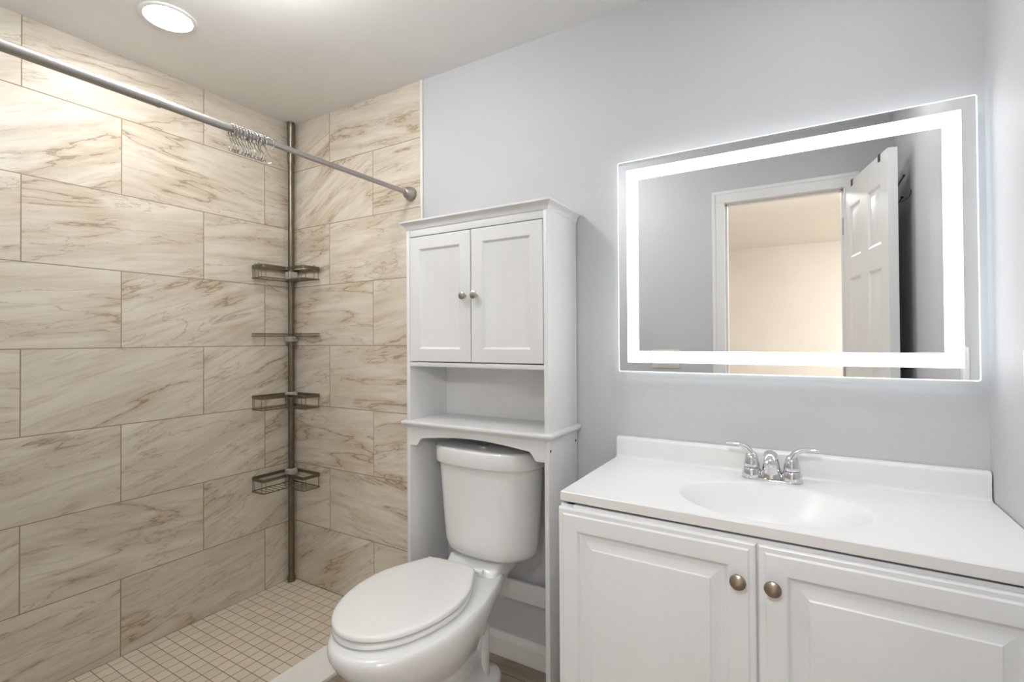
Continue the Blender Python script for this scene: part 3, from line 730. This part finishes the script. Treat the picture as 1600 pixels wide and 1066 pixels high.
# spout: rises from a broad base and leans forward
b = B(); R_ = []
def sec(c, d, w, h, n=24):
    """ellipse section centred c, normal d (in the y-z plane), half width w (x) and h"""
    d = Vector(d).normalized(); v = Vector((1, 0, 0)); u = d.cross(v).normalized()
    return [tuple(Vector(c)+v*(w*cos(2*pi*k/n))+u*(h*sin(2*pi*k/n))) for k in range(n)]
for c, d, w, h in (((FX, -0.070, ZT+0.006), (0, 0, 1), 0.031, 0.024), ((FX, -0.071, ZT+0.018), (0, -0.05, 1), 0.0275, 0.0215), ((FX, -0.074, ZT+0.036), (0, -0.2, 1), 0.0225, 0.018), ((FX, -0.080, ZT+0.055), (0, -0.5, 1), 0.0195, 0.016),
                   ((FX, -0.092, ZT+0.071), (0, -0.9, 0.8), 0.0185, 0.0145), ((FX, -0.110, ZT+0.077), (0, -1, 0.1), 0.0180, 0.0130), ((FX, -0.130, ZT+0.073), (0, -1, -0.35), 0.0170, 0.0115), ((FX, -0.146, ZT+0.064), (0, -0.9, -0.8), 0.0150, 0.0095), ((FX, -0.151, ZT+0.058), (0, -0.7, -1), 0.0125, 0.0075)):
    R_.append(sec(c, d, w, h))
loft(b, R_); obj('spout', b, M_CHROME, t, ang=60)
b = B(); lathe(b, [(0.0105, 0.0), (0.0105, 0.014), (0.0095, 0.0155), (0.0, 0.0155)], align((FX, -0.1395, ZT+0.066), (0, -0.18, -1)), 20); obj('aerator', b, M_CHROME, t)
for s in (-1, 1):
    hx = FX+s*0.0510
    b = B(); lathe(b, [(0.0270, 0.003), (0.0272, 0.006), (0.0245, 0.022), (0.0225, 0.030), (0.0215, 0.031)], Matrix.Translation((hx, FY_, ZT)), 28); obj('handle_base', b, M_CHROME, t, ang=50)
    b = B(); lathe(b, [(0.0213, 0.0325), (0.0218, 0.034), (0.0205, 0.044), (0.0180, 0.058), (0.0145, 0.068), (0.0090, 0.074), (0.0, 0.076)], Matrix.Translation((hx, FY_, ZT)), 28)
    R_ = []
    pth = smoothpath([(hx-s*0.004, FY_, ZT+0.050), (hx+s*0.001, FY_, ZT+0.067), (hx+s*0.012, FY_-0.002, ZT+0.084), (hx+s*0.030, FY_-0.004, ZT+0.093), (hx+s*0.050, FY_-0.006, ZT+0.096), (hx+s*0.068, FY_-0.008, ZT+0.094)], 5)
    for i, p in enumerate(pth):
        f = i/(len(pth)-1); tg = (pth[min(i+1, len(pth)-1)]-pth[max(i-1, 0)]).normalized(); yv = Vector((0, 1, 0)); uv = tg.cross(yv).normalized()
        w = 0.0150*(1-f)**1.0+0.0088*f; hh = 0.0125*(1-f)**1.4+0.0046*f
        if i == len(pth)-1: w *= 0.5; hh *= 0.5
        R_.append([tuple(p+yv*(w*cos(2*pi*k/16))+uv*(hh*sin(2*pi*k/16))) for k in range(16)])
    loft(b, R_); obj('lever_handle', b, M_CHROME, t, ang=60)

# ------------------------------------------------------------------ things seen only in the mirror
dv = Vector((2.655-DX1, -1.03-(YF+0.004), 0)); DW = dv.length; dn = dv.normalized(); rz = math.atan2(dn.y, dn.x)
DH = 2.058
t = struct_root('door_1', 'white six-panel door standing open against the right wall', 'door')
t.location = (DX1, YF+0.004, 0); t.rotation_euler = (0, 0, rz)
TH = 0.035   # local: x along the leaf, face towards the room is +y, thickness goes to -y
def panel_leaf():
    b = B(); cells = []
    xs = [0.0, 0.085, 0.085+(DW-0.27)/2, 0.185+(DW-0.27)/2, DW-0.085, DW]
    zs = [0.012, 0.24, 0.80, 0.98, 1.56, 1.665, 1.93, DH]
    def sub(x0, x1, z0, z1, yf, sgn):
        pr = [(0, 0), (0.012, 0.007), (0.022, 0.007), (0.040, 0.002)]
        rr_ = [[(x0+i, yf-sgn*d, z0+i), (x1-i, yf-sgn*d, z0+i), (x1-i, yf-sgn*d, z1-i), (x0+i, yf-sgn*d, z1-i)] for i, d in pr]
        loft(b, rr_, False, True)
    for yf, sgn in ((0.0, 1), (-TH, -1)):
        for i in range(5):
            for j in range(7):
                if i in (1, 3) and j in (1, 3, 5): sub(xs[i], xs[i+1], zs[j], zs[j+1], yf, sgn)
                else: quad(b, [(xs[i], yf, zs[j]), (xs[i+1], yf, zs[j]), (xs[i+1], yf, zs[j+1]), (xs[i], yf, zs[j+1])])
    z0, z1 = zs[0], zs[-1]
    quad(b, [(0, 0, z0), (0, -TH, z0), (0, -TH, z1), (0, 0, z1)]); quad(b, [(DW, 0, z0), (DW, -TH, z0), (DW, -TH, z1), (DW, 0, z1)])
    quad(b, [(0, 0, z0), (DW, 0, z0), (DW, -TH, z0), (0, -TH, z0)]); quad(b, [(0, 0, z1), (DW, 0, z1), (DW, -TH, z1), (0, -TH, z1)])
    bmesh.ops.remove_doubles(b, verts=b.verts, dist=1e-5); return b
obj('door_leaf', panel_leaf(), M_DOOR, t, ang=20, local=True)
for s in (1, -1):
    b = B(); lathe(b, [(0, 0), (0.032, 0), (0.031, 0.006), (0.014, 0.010), (0.011, 0.030), (0.020, 0.038), (0.027, 0.050), (0.025, 0.062), (0.012, 0.068), (0, 0.069)], align((DW-0.065, 0 if s > 0 else -TH, 0.93), (0, s, 0)), 24)
    obj('door_knob', b, M_NICKEL, t, local=True)
for z in (0.25, 1.05, 1.85):
    b = B(); tube(b, [(-0.003, 0.004, z-0.045), (-0.003, 0.004, z+0.045)], 0.005, 10); obj('hinge', b, M_NICKEL, t, local=True)
# over-the-door hook rack
Md = Matrix.Translation((DX1, YF+0.004, 0)) @ Matrix.Rotation(rz, 4, 'Z')
t = thing('over_door_hook_rack', 'black wire hook rack hung over the top of the open door', 'hook rack', tuple(Md @ Vector((DW*0.55, -TH, 1.9))))
def loc(bm):
    bmesh.ops.transform(bm, matrix=Md, verts=bm.verts); return bm
for x in (0.13, DW-0.09):
    b = B(); box(b, (x-0.012, 0.0008, DH-0.030), (x+0.012, 0.0024, DH+0.0024)); box(b, (x-0.012, -TH-0.0024, DH+0.0008), (x+0.012, 0.0024, DH+0.0024)); box(b, (x-0.012, -TH-0.0024, 1.80), (x+0.012, -TH-0.0008, DH+0.0024)); obj('strap', loc(b), M_BLACK, t)
b = B(); box(b, (0.06, -TH-0.006, 1.83), (DW-0.03, -TH-0.0024, 1.855), 0.001); obj('rail', loc(b), M_BLACK, t)
for x in (0.10, 0.21, 0.32, 0.43, DW-0.05):
    b = B(); tube(b, smoothpath([(x, -TH-0.006, 1.84), (x, -TH-0.03, 1.835), (x, -TH-0.052, 1.85), (x, -TH-0.068, 1.875)], 5), 0.003, 8); sphere(b, (x, -TH-0.068, 1.877), 0.006)
    tube(b, smoothpath([(x, -TH-0.006, 1.85), (x, -TH-0.016, 1.90), (x, -TH-0.040, 1.945)], 5), 0.003, 8); sphere(b, (x, -TH-0.040, 1.947), 0.005)
    obj('hook', loc(b), M_BLACK, t)
# switch plate on the door wall and outlet on the right wall
t = thing('light_switch', 'three-gang light switch plate on the grey wall left of the doorway', 'light switch', (1.585, YF, 1.127))
b = B(); box(b, (1.500, YF, 1.069), (1.670, YF+0.006, 1.185), 0.002); obj('plate', b, M_PLATE, t)
for x in (1.539, 1.585, 1.631):
    b = B(); box(b, (x-0.017, YF+0.005, 1.094), (x+0.017, YF+0.009, 1.160), 0.0015); obj('rocker', b, M_TRIM, t)
t = thing('wall_outlet', 'white outlet plate on the right wall above the counter', 'outlet', (XR, -0.287, 1.165))
b = B(); box(b, (XR-0.006, -0.325, 1.107), (XR, -0.250, 1.223), 0.002); obj('plate', b, M_TRIM, t)
for z in (1.142, 1.188):
    b = B(); box(b, (XR-0.009, -0.305, z-0.016), (XR-0.005, -0.270, z+0.016), 0.0015); obj('socket', b, M_TRIM, t)
